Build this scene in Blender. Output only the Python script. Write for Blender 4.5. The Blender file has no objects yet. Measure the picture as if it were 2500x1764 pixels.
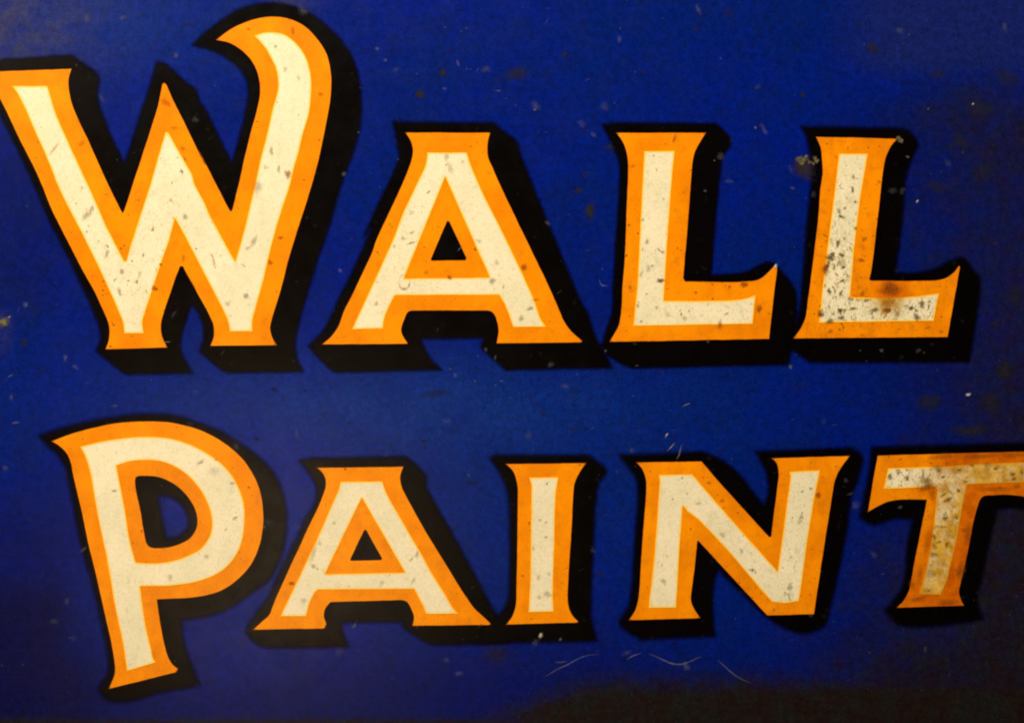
import bpy, math, random
import numpy as np
from mathutils import Vector
from mathutils.geometry import delaunay_2d_cdt

random.seed(7)
rng = np.random.default_rng(7)
scene = bpy.context.scene
COL = scene.collection
S = 2e-4                      # metres per unit of the sign's drawing grid (sign face is 2500 x 1764 units in view)
CX, CY = 1250.0, 882.0

# ------------------------------------------------------------------ camera, world, lamps, exposure
cam_d = bpy.data.cameras.new('camera')
cam = bpy.data.objects.new('camera', cam_d)
COL.objects.link(cam)
CAM_DIST = 0.9
cam.location = (0, -CAM_DIST, 0)
cam.rotation_euler = (math.radians(90), 0, 0)
cam_d.sensor_width = 36
cam_d.lens = 36 * CAM_DIST / (2500 * S)
cam_d.clip_start = 0.01
cam_d.clip_end = 50
scene.camera = cam

world = bpy.data.worlds.new('World')
scene.world = world
world.use_nodes = True
bg = world.node_tree.nodes['Background']
bg.inputs[0].default_value = (1.0, 0.80, 0.55, 1)
bg.inputs[1].default_value = 0.012


def lamp(name, loc, aim, power, size, color, spec=1.0):
    d = bpy.data.lights.new(name, 'AREA')
    d.shape = 'DISK'
    d.size = size
    d.energy = power
    d.color = color
    d.specular_factor = spec
    o = bpy.data.objects.new(name, d)
    COL.objects.link(o)
    o.location = loc
    o.rotation_euler = (Vector(aim) - Vector(loc)).to_track_quat('-Z', 'Y').to_euler()
    return o


# warm room lamps: the two low ones mirror in the gloss enamel as the hazy patches
lamp('room_lamp', (-0.34, -1.02, 0.92), (-0.14, 0, -0.06), 28.0, 0.22, (1.0, 0.88, 0.68))
lamp('table_lamp', (-0.25, -1.00, -0.19), (-0.06, 0, 0), 1.35, 0.30, (1.0, 0.70, 0.40))
lamp('corner_lamp', (-0.60, -1.00, 0.38), (-0.15, 0, 0.05), 0.8, 0.25, (1.0, 0.76, 0.5))

scene.view_settings.view_transform = 'Standard'
scene.view_settings.look = 'None'
scene.view_settings.exposure = 0.0
scene.view_settings.gamma = 1.0
scene.render.engine = 'CYCLES'
scene.cycles.filter_width = 1.9
scene.render.resolution_x = 1024
scene.render.resolution_y = 722

# ------------------------------------------------------------------ letter outlines
ORI = dict(A=(0, 0), B=(450, 0), C=(0, 450), D=(450, 450), E=(750, 250), F=(750, 500), G=(1050, 250), H=(1050, 500),
           I=(1450, 250), J=(1450, 500), K=(1900, 250), L=(1900, 500), M=(80, 980), N=(350, 980), O=(200, 1264),
           Q=(600, 1080), R=(900, 1080), T=(1150, 1080), U=(1500, 1080), V=(1700, 1080), X=(2000, 1050),
           Y=(600, 1264), Z=(1100, 1264))


def path(txt):
    """'A: x,y x,ys ...' -> list of (x, y, smooth)"""
    out = []
    o = (0, 0)
    for t in txt.split():
        if t.endswith(':'):
            o = ORI[t[:-1]]
            continue
        sm = t.endswith('s')
        a, b = t.rstrip('s').split(',')
        out.append((o[0] + float(a) / 3.24, o[1] + float(b) / 3.24, sm))
    return out


def crom(p0, p1, p2, p3, n):
    t0 = 0.0
    t1 = t0 + max(1e-3, np.linalg.norm(p1 - p0) ** .5)
    t2 = t1 + max(1e-3, np.linalg.norm(p2 - p1) ** .5)
    t3 = t2 + max(1e-3, np.linalg.norm(p3 - p2) ** .5)
    r = []
    for k in range(n):
        t = t1 + (t2 - t1) * k / n
        a1 = (t1 - t) / (t1 - t0) * p0 + (t - t0) / (t1 - t0) * p1
        a2 = (t2 - t) / (t2 - t1) * p1 + (t - t1) / (t2 - t1) * p2
        a3 = (t3 - t) / (t3 - t2) * p2 + (t - t2) / (t3 - t2) * p3
        b1 = (t2 - t) / (t2 - t0) * a1 + (t - t0) / (t2 - t0) * a2
        b2 = (t3 - t) / (t3 - t1) * a2 + (t - t1) / (t3 - t1) * a3
        r.append((t2 - t) / (t2 - t1) * b1 + (t - t1) / (t2 - t1) * b2)
    return r


def hash_noise(x, y, wl, seed=0):
    """cheap smooth value noise, numpy arrays, 0..1"""
    x = np.asarray(x, float) / wl
    y = np.asarray(y, float) / wl
    xi = np.floor(x); yi = np.floor(y)
    fx = x - xi; fy = y - yi
    fx = fx * fx * (3 - 2 * fx); fy = fy * fy * (3 - 2 * fy)

    def h(a, b):
        v = np.sin(a * 127.1 + b * 311.7 + seed * 74.7) * 43758.5453
        return v - np.floor(v)
    return (h(xi, yi) * (1 - fx) * (1 - fy) + h(xi + 1, yi) * fx * (1 - fy) +
            h(xi, yi + 1) * (1 - fx) * fy + h(xi + 1, yi + 1) * fx * fy)


def outline(txt, step=5.0, wob=1.0):
    P = path(txt)
    n = len(P)
    pts = []
    for i in range(n):
        p1 = np.array(P[i][:2]); p2 = np.array(P[(i + 1) % n][:2])
        s1 = P[i][2]; s2 = P[(i + 1) % n][2]
        k = max(1, int(np.linalg.norm(p2 - p1) / step))
        if not s1 and not s2:
            pts += [p1 + (p2 - p1) * j / k for j in range(k)]
        else:
            p0 = np.array(P[i - 1][:2]) if s1 else p1 - (p2 - p1) * .5
            p3 = np.array(P[(i + 2) % n][:2]) if s2 else p2 + (p2 - p1) * .5
            pts += crom(p0, p1, p2, p3, k)
    a = np.array(pts)
    # hand-cut stencil wobble
    dx = (hash_noise(a[:, 0], a[:, 1], 26, 3) - .5) + .5 * (hash_noise(a[:, 0], a[:, 1], 9, 5) - .5)
    dy = (hash_noise(a[:, 0], a[:, 1], 26, 8) - .5) + .5 * (hash_noise(a[:, 0], a[:, 1], 9, 9) - .5)
    a[:, 0] += dx * wob
    a[:, 1] += dy * wob
    return a


def seg_dist(p, loops):
    d2 = np.full(len(p), 1e12)
    for c in loops:
        a = c; b = np.roll(c, -1, 0)
        ab = b - a
        L = (ab ** 2).sum(1) + 1e-9
        for s in range(0, len(p), 2000):
            q = p[s:s + 2000]
            t = ((q[:, None, :] - a[None]) * ab[None]).sum(2) / L
            t = np.clip(t, 0, 1)
            v = q[:, None, :] - (a[None] + t[..., None] * ab[None])
            d2[s:s + 2000] = np.minimum(d2[s:s + 2000], (v ** 2).sum(2).min(1))
    return np.sqrt(d2)


def inside(p, loops):
    r = np.zeros(len(p), bool)
    for c in loops:
        x1, y1 = c[:, 0], c[:, 1]
        x2, y2 = np.roll(x1, -1), np.roll(y1, -1)
        for s in range(0, len(p), 4000):
            q = p[s:s + 4000]
            py = q[:, 1][:, None]; px = q[:, 0][:, None]
            cr = (y1 > py) != (y2 > py)
            xx = (x2 - x1) * (py - y1) / np.where(np.abs(y2 - y1) < 1e-9, 1e-9, (y2 - y1)) + x1
            r[s:s + 4000] ^= ((cr & (px < xx)).sum(1) % 2).astype(bool)
    return r


# --- ageing and tint fields of the old sign, in drawing units (wear, rust, dirt, painted vignette, painted haze)
def gauss(x, y, cx, cy, rx, ry):
    return np.exp(-((x - cx) / rx) ** 2 - ((y - cy) / ry) ** 2)


def sstep(a, b, v):
    t = np.clip((v - a) / (b - a), 0, 1)
    return t * t * (3 - 2 * t)


def f_wear(x, y):      # pitting of the light enamel
    w = 0.16 + 0.25 * gauss(x, y, 300, 600, 180, 260) + 0.10 * gauss(x, y, 1000, 600, 160, 200)
    w = w + 0.15 * gauss(x, y, 1600, 650, 130, 220)
    w = w + 0.80 * gauss(x, y, 2060, 690, 80, 160) + 0.9 * gauss(x, y, 2180, 770, 190, 55)
    w = w + 0.30 * sstep(1500, 2050, x)
    w = w + 0.85 * sstep(2130, 2230, x) * sstep(1000, 1100, y)
    w = w - 0.10 * gauss(x, y, 700, 150, 160, 160) - .06 * sstep(1000, 1300, y) * sstep(1500, 1100, x)
    return np.clip(w, 0, 1)


def f_rust(x, y):
    n = hash_noise(x, y, 60, 2) * .6 + hash_noise(x, y, 22, 4) * .4
    r = 01.2 * gauss(x, y, 2177, 704, 36, 26) + .9 * gauss(x, y, 2167, 742, 32, 26)
    r = r + .45 * gauss(x, y, 2012, 660, 14, 26)
    t = sstep(2255, 2330, x + (n - .5) * 90) * sstep(1040, 1075, y) * 0.85
    t = t + .9 * gauss(x, y, 2290, 1450, 140, 110) * sstep(1100, 1200, y) + .6 * gauss(x, y, 2345, 1400, 30, 70)
    t = t + .55 * gauss(x, y, 2262, 1195, 40, 28)
    return np.clip(r + t * (.80 + .5 * n), 0, 1)


def f_grime_vignette(x, y):     # brown-black grime down the right rim; lower rim and corner vignette painted into colour
    n = hash_noise(x, y, 130, 11) * .6 + hash_noise(x, y, 45, 12) * .4
    edge = 1572 + 90 * sstep(1500, 1150, x) + 110 * sstep(1200, 1050, x)
    b = sstep(edge + 40, edge + 125, y + (n - .5) * 12)  # vignette along the lower rim, put into the colour
    b = b * sstep(1050, 1330, x)
    b = np.maximum(b, sstep(1742, 1764, y) * .9)
    r = sstep(2120, 2560, x + (n - .5) * 330) * sstep(130, 330, y + (n - .5) * 120) * (.60 + .3 * sstep(900, 1300, y))
    lo = sstep(1850, 2250, x + (n - .5) * 200) * sstep(1420, 1700, y + (n - .5) * 200) * .80  # painted vignette of the lower right corner
    t = np.maximum(sstep(2180, 2420, x) * sstep(1020, 1250, y + (n - .5) * 60) * .88, .62 * sstep(2030, 2250, x + (n - .5) * 90) * sstep(1200, 1380, y + (n - .5) * 110))
    dn = .75 * gauss(x, y, 1215, 1600, 34, 24) + .28 * gauss(x, y, 1960, 1540, 90, 40)
    return np.clip(np.maximum.reduce([b, r, lo, t, dn]), 0, 1)


def f_tint(x, y):      # tints of the blue: corner patches, painted edge darkening, haze and glow
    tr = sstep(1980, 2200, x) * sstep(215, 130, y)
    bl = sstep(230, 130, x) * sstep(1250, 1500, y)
    tl = .8 * gauss(x, y, 20, 50, 230, 140) + .5 * gauss(x, y, 710, 10, 60, 30)  # lamp haze of the top left corner, painted as a pale tint
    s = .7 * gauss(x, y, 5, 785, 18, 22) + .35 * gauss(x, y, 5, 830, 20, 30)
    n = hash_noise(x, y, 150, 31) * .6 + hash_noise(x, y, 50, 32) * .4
    edge_dark = .62 * sstep(1470, 1720, y + (n - .5) * 160) + .38 * sstep(300, 60, x + (n - .5) * 160) * sstep(220, 420, y) * sstep(820, 700, y)  # edge darkening painted into the blue: bottom, left and right
    edge_dark = edge_dark + .42 * sstep(1900, 2350, x + (n - .5) * 400) * sstep(170, 330, y)
    edge_dark = edge_dark + .55 * sstep(330, 120, x + (n - .5) * 80) * sstep(1080, 1350, y)
    mid = 1.0 * gauss(x, y, 1000, 985, 620, 120) + .5 * gauss(x, y, 300, 60, 330, 130) + .4 * gauss(x, y, 1250, 1250, 500, 200)  # bluish glow between the rows and at top left, painted into the colour
    return np.clip(tr, 0, 1), np.clip(np.maximum(bl, edge_dark), 0, 1), np.clip(tl + s, 0, 1), np.clip(mid, 0, 1) * .85


FIELDS = dict(wear=f_wear, rust=f_rust, grime_vignette=f_grime_vignette)


def make_obj(name, verts, faces, mat, parent=None, attrs=None, smooth=False):
    me = bpy.data.meshes.new(name)
    me.from_pydata(verts, [], faces)
    me.materials.append(mat)
    for k, v in (attrs or {}).items():
        a = me.attributes.new(k, 'FLOAT', 'POINT')
        a.data.foreach_set('value', np.asarray(v, np.float32))
    if smooth:
        me.polygons.foreach_set('use_smooth', [True] * len(faces))
    me.update()
    o = bpy.data.objects.new(name, me)
    COL.objects.link(o)
    if parent:
        o.parent = parent
    return o


def field_attrs(p):
    return {k: f(p[:, 0], p[:, 1]) for k, f in FIELDS.items()}


def to3(p, h):
    return [((x - CX) * S, -hh * S, (CY - y) * S) for (x, y), hh in zip(p, h)]


def layer(name, mat, parent, loops_txt, h_top, h_bot, feather=0.0, step=5.0, wob=1.0, extra=None):
    """a paint layer cut to an outline: bevel-free top sheet plus its cut edge; attribute sd = distance from the edge"""
    loops = [outline(t, step, wob) for t in loops_txt]
    V = []; Eg = []
    for c in loops:
        b = len(V)
        V += [tuple(q) for q in c]
        Eg += [(b + i, b + (i + 1) % len(c)) for i in range(len(c))]
    nb = len(V)
    allc = np.array(V)
    ring = []
    for c in loops:
        t = np.roll(c, -1, 0) - np.roll(c, 1, 0)
        nrm = np.stack([t[:, 1], -t[:, 0]], 1) / (np.linalg.norm(t, axis=1)[:, None] + 1e-9)
        for d in ([3, 7, 13, 22] if not feather else [4, 8, 13, 20]):
            for sgn in (1, -1):
                q = c + nrm * d * sgn
                dd = seg_dist(q, loops)
                ok = dd > d * .93
                ins = inside(q, loops)
                ok &= ins if not feather else (ins | (d <= feather + 1))
                ring.append(q[ok])
    if feather:
        for c in loops:   # round outer ends: spray ring around every corner
            for ang in np.linspace(0, 2 * math.pi, 12, endpoint=False):
                q = c[::3] + np.array([math.cos(ang), math.sin(ang)]) * (feather + 2)
                dd = seg_dist(q, loops)
                ring.append(q[(dd > feather * .98) & ~inside(q, loops)])
    mn = allc.min(0); mx = allc.max(0)
    gx, gy = np.meshgrid(np.arange(mn[0], mx[0], 14.0), np.arange(mn[1], mx[1], 14.0))
    g = np.stack([gx.ravel(), gy.ravel()], 1) + rng.uniform(-3, 3, (gx.size, 2))
    g = g[inside(g, loops)]
    g = g[seg_dist(g, loops) > 6]
    P = np.concatenate(ring + [g])
    key = np.round(P / 2.2).astype(int)
    _, ui = np.unique(key, axis=0, return_index=True)
    P = P[ui]
    pts = [Vector((float(a), float(b))) for a, b in np.concatenate([allc, P])]
    vo, eo, fo, *_ = delaunay_2d_cdt(pts, Eg, [], 0, 1e-4)
    p = np.array([(v.x, v.y) for v in vo])
    F = np.array([f for f in fo if len(f) == 3])
    cen = p[F].mean(1)
    ins = inside(cen, loops)
    if feather:
        keep = ins | (seg_dist(cen, loops) < feather)
    else:
        keep = ins
    F = F[keep]
    # consistent winding facing the viewer (-Y)
    a, b, c = p[F[:, 0]], p[F[:, 1]], p[F[:, 2]]
    ar = (b[:, 0] - a[:, 0]) * (c[:, 1] - a[:, 1]) - (b[:, 1] - a[:, 1]) * (c[:, 0] - a[:, 0])
    F = F[np.abs(ar) > 1e-6]
    ar = ar[np.abs(ar) > 1e-6]
    F[ar > 0] = F[ar > 0][:, ::-1]
    used = np.unique(F)
    remap = -np.ones(len(p), int); remap[used] = np.arange(len(used))
    p = p[used]; F = remap[F]
    sd = seg_dist(p, loops)
    sd = np.where(inside(p, loops) | (sd < .05), sd, -sd)
    at = field_attrs(p)
    at['sd'] = sd
    if extra:
        at.update({k: np.full(len(p), v) for k, v in extra.items()})
    faces = F.tolist()
    verts = to3(p, np.full(len(p), h_top))
    if not feather:
        cnt = {}
        for f in faces:
            for i in range(3):
                e = (f[i], f[(i + 1) % 3])
                cnt[e] = 1
        bd = [e for e in cnt if (e[1], e[0]) not in cnt]
        bi = {}
        for e in bd:
            for v in e:
                if v not in bi:
                    bi[v] = len(verts) + 0
                    verts.append((verts[v][0], -h_bot * S, verts[v][2]))
        order = sorted(bi, key=lambda v: bi[v])
        for k in list(at):
            at[k] = np.concatenate([at[k], at[k][order]])
        faces += [[e[1], e[0], bi[e[0]], bi[e[1]]] for e in bd]
    return make_obj(name, verts, faces, mat, parent, at)


# ------------------------------------------------------------------ materials
class NT:
    def __init__(s, name):
        s.m = bpy.data.materials.new(name)
        s.m.use_nodes = True
        s.t = s.m.node_tree
        s.n = s.t.nodes
        s.b = s.n['Principled BSDF']
        s.b.inputs['Specular IOR Level'].default_value = 0.10
        s.out = s.n['Material Output']
        tc = s.n.new('ShaderNodeTexCoord')
        v = s.n.new('ShaderNodeVectorMath'); v.operation = 'SCALE'
        v.inputs['Scale'].default_value = 1 / S
        s.t.links.new(tc.outputs['Object'], v.inputs[0])
        s.px = v.outputs[0]

    def link(s, a, b):
        s.t.links.new(a, b)

    def put(s, sock, v):
        if isinstance(v, (int, float)):
            sock.default_value = v
        elif isinstance(v, (tuple, list)):
            sock.default_value = (*v, 1) if len(v) == 3 and len(sock.default_value) == 4 else v
        else:
            s.link(v, sock)

    def noise(s, wl, detail=3, rough=.55, vec=None, off=0, stretch=None, rot=0):
        mp = s.n.new('ShaderNodeMapping')
        mp.inputs['Location'].default_value = (off * 3.1, off * 7.3, off * 1.7)
        mp.inputs['Rotation'].default_value = (0, rot, 0)
        if stretch:
            mp.inputs['Scale'].default_value = stretch
        s.link(vec or s.px, mp.inputs[0])
        t = s.n.new('ShaderNodeTexNoise')
        t.inputs['Scale'].default_value = 1.0 / wl
        t.inputs['Detail'].default_value = detail
        t.inputs['Roughness'].default_value = rough
        s.link(mp.outputs[0], t.inputs['Vector'])
        return t.outputs['Fac']

    def math(s, op, a, b=0.0, clamp=False):
        m = s.n.new('ShaderNodeMath'); m.operation = op; m.use_clamp = clamp
        s.put(m.inputs[0], a); s.put(m.inputs[1], b)
        return m.outputs[0]

    def ramp(s, v, a, b, to0=0.0, to1=1.0, smooth=True):
        m = s.n.new('ShaderNodeMapRange')
        m.interpolation_type = 'SMOOTHSTEP' if smooth else 'LINEAR'
        s.put(m.inputs['Value'], v)
        s.put(m.inputs['From Min'], a); s.put(m.inputs['From Max'], b)
        m.inputs['To Min'].default_value = to0; m.inputs['To Max'].default_value = to1
        return m.outputs[0]

    def mix(s, f, a, b, mode='MIX'):
        m = s.n.new('ShaderNodeMix'); m.data_type = 'RGBA'; m.blend_type = mode
        s.put(m.inputs[0], f); s.put(m.inputs[6], a); s.put(m.inputs[7], b)
        return m.outputs[2]

    def attr(s, name):
        a = s.n.new('ShaderNodeAttribute'); a.attribute_name = name
        return a.outputs['Fac']

    def grain(s, col, amt=.10, wl=3.5):
        """fine speckle of an old printed surface"""
        g = s.ramp(s.noise(wl, 2, .6, off=9), .3, .7, 1 - amt, 1 + amt, False)
        v = s.n.new('ShaderNodeVectorMath'); v.operation = 'SCALE'
        s.link(col, v.inputs[0]); s.link(g, v.inputs['Scale'])
        return v.outputs[0]

    def bump(s, h, strength=.2, dist=1.0):
        b = s.n.new('ShaderNodeBump')
        b.inputs['Strength'].default_value = strength
        b.inputs['Distance'].default_value = dist * S
        s.link(h, b.inputs['Height'])
        s.link(b.outputs[0], s.b.inputs['Normal'])

    def soot(s, col, amt=1.0):  # right rim grime, and the lower rim and corner vignette painted as brown
        """brown-black tone broken up by noise"""
        g = s.attr('grime_vignette')
        n = s.noise(38, 4, .62, off=21)
        k = s.math('MULTIPLY', s.math('ADD', g, s.math('MULTIPLY', s.math('SUBTRACT', n, .5), s.math('MULTIPLY', s.math('SUBTRACT', 1.0, g), s.math('MULTIPLY', g, 5.0)))), amt, True)
        dirt = s.mix(s.ramp(s.noise(42, 4, .65, off=4), .35, .65), (.0115, .0062, .0060), (.0095, .0100, .0105))  # tone shared by the rim grime and the painted vignette
        dirt = s.mix(s.math('MULTIPLY', s.ramp(s.noise(14, 3, .6, off=71), .6, .75), s.ramp(s.noise(120, 2, off=72), .4, .6)), dirt, (.024, .026, .026))
        return s.mix(k, col, dirt)


def mat_blue():
    t = NT('blue_enamel')
    big = t.ramp(t.noise(330, 3, .5, off=1), .34, .66)
    col = t.mix(big, (.0001, .0080, .196), (.0001, .0094, .156))
    mid = t.ramp(t.noise(48, 4, .65, off=2), .35, .7)
    col = t.mix(t.math('MULTIPLY', mid, .42), col, (.0018, .0088, .088))
    # tinted patches: top right, painted darkening of lower left and edges
    col = t.mix(t.attr('fade_a'), col, (.0060, .0125, .122))
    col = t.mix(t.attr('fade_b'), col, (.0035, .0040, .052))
    col = t.mix(t.math('MULTIPLY', t.attr('fade_c'), t.ramp(t.noise(30, 4, .6, off=31), .2, .7)), col, (.040, .036, .064))  # pale tint, painted lamp haze at top left
    glow = t.math('MULTIPLY', t.attr('fade_d'), t.ramp(t.noise(90, 4, .6, off=91), .2, .75, .55, 1.1))  # mask of the painted glow
    col = t.mix(glow, col, (.0030, .0250, .205))  # glow put into the enamel colour
    clean = t.math('SUBTRACT', 1.0, t.attr('fade_a'), True)
    # dark pits and smudges
    pit = t.ramp(t.noise(17, 3, .6, off=5), .67, .76)
    pit = t.math('MULTIPLY', t.math('MULTIPLY', pit, t.ramp(t.noise(160, 2, off=6), .45, .6)), .75)
    col = t.mix(t.math('MULTIPLY', pit, clean), col, (.006, .007, .022))
    sm = t.math('MULTIPLY', t.ramp(t.noise(55, 4, .7, off=14), .62, .76), .55)
    col = t.mix(t.math('MULTIPLY', sm, clean), col, (.005, .009, .026))
    # pale flecks
    fl = t.ramp(t.noise(9, 2, .5, off=7, stretch=(1.0, 1, 1.5), rot=.6), .745, .80)
    fl = t.math('MULTIPLY', fl, t.ramp(t.noise(110, 2, off=8), .50, .62))
    col = t.mix(t.math('MULTIPLY', t.math('MULTIPLY', fl, clean), .5), col, (.10, .13, .28))
    col = t.soot(col)  # right rim grime, painted vignette on lower rim and corner
    col = t.grain(col, .22, 16)
    col = t.grain(col, .24, 5)
    t.put(t.b.inputs['Base Color'], col)
    t.put(t.b.inputs['Roughness'], t.ramp(t.noise(70, 4, .6, off=10), .3, .7, .23, .29))
    t.b.inputs['IOR'].default_value = 1.5
    t.bump(t.noise(7, 3, .6, off=3), .12, 1.0)
    return t.m


def mat_black():
    t = NT('black_shading_paint')
    col = t.mix(t.noise(60, 4, .6, off=12), (.0016, .0005, .0004), (.0006, .0005, .0005))
    wearm = t.math('MULTIPLY', t.ramp(t.noise(26, 3, .6, off=13), .66, .80), .35)
    col = t.mix(wearm, col, (.022, .018, .012))
    fl = t.math('MULTIPLY', t.ramp(t.noise(7, 2, .5, off=17), .78, .83), .4)
    col = t.mix(fl, col, (.09, .10, .12))
    col = t.grain(col, .2, 5)
    t.put(t.b.inputs['Base Color'], col)
    t.put(t.b.inputs['Roughness'], t.ramp(t.noise(60, 4, .6, off=10), .3, .7, .23, .29))
    t.bump(t.noise(7, 3, .6, off=3), .12, 1.0)
    # sprayed edge: the pigment thins out into the blue ground
    sd = t.attr('sd'); w = t.attr('feather')
    n = t.math('MULTIPLY', t.math('SUBTRACT', t.noise(7, 2, .5, off=15), .5), 5.0)
    n2 = t.math('MULTIPLY', t.math('SUBTRACT', t.noise(30, 2, .5, off=16), .5), 3.0)
    d = t.math('ADD', sd, t.math('ADD', n, n2))
    a = t.ramp(d, t.math('MULTIPLY', w, -0.8), t.math('MULTIPLY', w, 0.8))
    t.put(t.b.inputs['Alpha'], a)
    return t.m


def mat_orange():
    t = NT('orange_enamel')
    col = t.mix(t.ramp(t.noise(90, 4, .55, off=41), .3, .7), (.93, .288, .0006), (.80, .225, .0006))
    streak = t.math('MULTIPLY', t.ramp(t.noise(70, 5, .7, off=48, stretch=(1.6, 1, .6), rot=-.6), .46, .72), t.ramp(t.attr('wear'), 0, .8, .25, .8))
    col = t.mix(streak, col, (.66, .185, .0006))
    mot = t.math('MULTIPLY', t.ramp(t.noise(24, 4, .65, off=42), .48, .76), t.ramp(t.attr('wear'), 0, 1, .40, .9))
    col = t.mix(mot, col, (.56, .165, .004))
    # small brown pits
    thr = t.math('SUBTRACT', .715, t.math('MULTIPLY', t.attr('wear'), .06))
    p = t.ramp(t.noise(10, 2, .5, off=43, stretch=(1, 1, 1.3), rot=.7), thr, t.math('ADD', thr, .05))
    col = t.mix(t.math('MULTIPLY', p, .8), col, (.20, .055, .004))
    r = t.attr('rust')
    rc = t.mix(t.ramp(t.noise(34, 3, .6, off=44), .35, .65), (.62, .130, .001), (.42, .070, .0006))
    col = t.mix(t.math('MULTIPLY', r, .9), col, rc)
    e = t.ramp(t.math('ADD', t.attr('sd'), t.math('MULTIPLY', t.noise(6, 2, off=45), 2.0)), .4, 3.4)
    col = t.mix(e, (.30, .06, .002), col)
    col = t.grain(col, .06, 5)
    t.put(t.b.inputs['Base Color'], col)
    t.put(t.b.inputs['Roughness'], .28)
    t.bump(t.noise(8, 3, .6, off=46), .13, 1.0)
    return t.m


def mat_cream():
    t = NT('cream_enamel')
    col = t.mix(t.ramp(t.noise(120, 4, .55, off=51), .3, .7), (.86, .775, .57), (.78, .72, .51))
    mot = t.math('MULTIPLY', t.ramp(t.noise(26, 4, .62, off=52), .5, .8), t.ramp(t.attr('wear'), 0, 1, .35, .8))
    col = t.mix(mot, col, (.56, .53, .34))
    w = t.attr('wear')
    # diagonal olive pits
    for (wl, off, thr0, k, c, amt) in ((15, 53, .70, .15, (.20, .155, .05), .85), (8.5, 54, .72, .12, (.15, .12, .045), .8),
                                       (30, 55, .72, .13, (.38, .31, .12), .7)):
        th = t.math('SUBTRACT', thr0, t.math('MULTIPLY', w, k))
        p = t.ramp(t.noise(wl, 3, .55, off=off, stretch=(1.25, 1, .85), rot=-.75), th, t.math('ADD', th, .10))
        col = t.mix(t.math('MULTIPLY', p, amt), col, c)
    soft = t.math('MULTIPLY', t.ramp(t.noise(15, 4, .65, off=59, stretch=(1.2, 1, .85), rot=-.75), .54, .74), t.ramp(w, 0, 1, .30, .75))
    soft2 = t.math('MULTIPLY', t.ramp(t.noise(6, 3, .6, off=97), .50, .68), t.ramp(w, 0, 1, .22, .6))
    col = t.mix(soft2, col, (.50, .45, .26))
    col = t.mix(soft, col, (.50, .46, .27))
    r = t.attr('rust')
    rc = t.mix(t.ramp(t.noise(26, 4, .6, off=56), .35, .65), (.66, .39, .055), (.44, .22, .016))
    col = t.mix(t.math('MULTIPLY', t.math('MULTIPLY', r, t.ramp(t.noise(18, 4, .6, off=81), .3, .6, .7, 1.25)), .92, True), col, rc)
    # thin translucent rim where the orange shows through
    n = t.math('MULTIPLY', t.math('SUBTRACT', t.noise(12, 3, off=57), .5), t.ramp(r, 0, 1, 3.0, 14.0))
    e = t.ramp(t.math('ADD', t.attr('sd'), n), .3, 6.5)
    rim = t.mix(t.ramp(r, .1, .7), (.93, .56, .045), (.60, .30, .02))
    col = t.mix(e, rim, col)
    col = t.grain(col, .05, 5)
    t.put(t.b.inputs['Base Color'], col)
    t.put(t.b.inputs['Roughness'], .32)
    t.bump(t.noise(9, 3, .6, off=58), .16, 1.0)
    return t.m


def mat_blob(name, c1, c2, rough=.7, edge=True, wl=8):
    t = NT(name)
    col = t.mix(t.ramp(t.noise(wl, 3, .6, off=61), .35, .65), c1, c2)
    t.put(t.b.inputs['Base Color'], col)
    t.put(t.b.inputs['Roughness'], rough)
    if edge:
        n = t.math('MULTIPLY', t.math('SUBTRACT', t.noise(6, 3, .6, off=62), .5), 1.1)
        a = t.ramp(t.math('ADD', t.attr('body'), n), .02, .85)
        t.put(t.b.inputs['Alpha'], t.math('MULTIPLY', a, t.attr('cover')))
    return t.m


BLUE = mat_blue(); BLACK = mat_black(); ORANGE = mat_orange(); CREAM = mat_cream()
OLIVE = mat_blob('olive_dirt', (.20, .175, .08), (.13, .105, .045))
DARK = mat_blob('dark_dirt', (.085, .052, .010), (.15, .098, .026))
BROWN = mat_blob('brown_rust', (.36, .10, .004), (.25, .06, .004))
GREYB = mat_blob('grey_dust', (.13, .15, .19), (.24, .25, .26))
SMUDGE = mat_blob('smoky_smudge', (.012, .012, .018), (.020, .018, .014))
PALE = mat_blob('bare_white_chip', (.55, .52, .46), (.42, .38, .32))
CLOT = mat_blob('dried_dirt_clot', (.075, .060, .028), (.17, .145, .08), .6, wl=5)

# ------------------------------------------------------------------ the sign
sign = bpy.data.objects.new('enamel_sign', None)
COL.objects.link(sign)
sign['label'] = 'old blue enamel sign lettered WALL PAINT in orange and cream with black shading'
sign['category'] = 'sign'

# plate: a fine grid so the ageing and tint fields can be stored on it; runs past the frame on all sides
x0, x1, y0, y1 = -260.0, 2760.0, -230.0, 1990.0
nx, ny = 303, 223
gx, gy = np.meshgrid(np.linspace(x0, x1, nx), np.linspace(y0, y1, ny))
p = np.stack([gx.ravel(), gy.ravel()], 1)
idx = np.arange(nx * ny).reshape(ny, nx)
faces = np.stack([idx[:-1, :-1], idx[1:, :-1], idx[1:, 1:], idx[:-1, 1:]], -1).reshape(-1, 4).tolist()
verts = to3(p, np.zeros(len(p)))
nb = len(verts)
rim = [idx[0, i] for i in range(nx)] + [idx[j, -1] for j in range(1, ny)] + [idx[-1, i] for i in range(nx - 2, -1, -1)] + [idx[j, 0] for j in range(ny - 2, 0, -1)]
for v in rim:
    a = verts[v]
    verts.append((a[0], 0.0016, a[2]))
nr = len(rim)
for i in range(nr):
    faces.append([int(rim[i]), int(rim[(i + 1) % nr]), nb + (i + 1) % nr, nb + i])
faces.append([nb + i for i in range(nr)])
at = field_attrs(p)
fa, fb, fc, fd = f_tint(p[:, 0], p[:, 1])
at.update(fade_a=fa, fade_b=fb, fade_c=fc, fade_d=fd)  # a: top right patch, b: painted edge darkening, c: painted haze, d: painted glow
at = {k: np.concatenate([v, v[rim]]) for k, v in at.items()}
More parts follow.
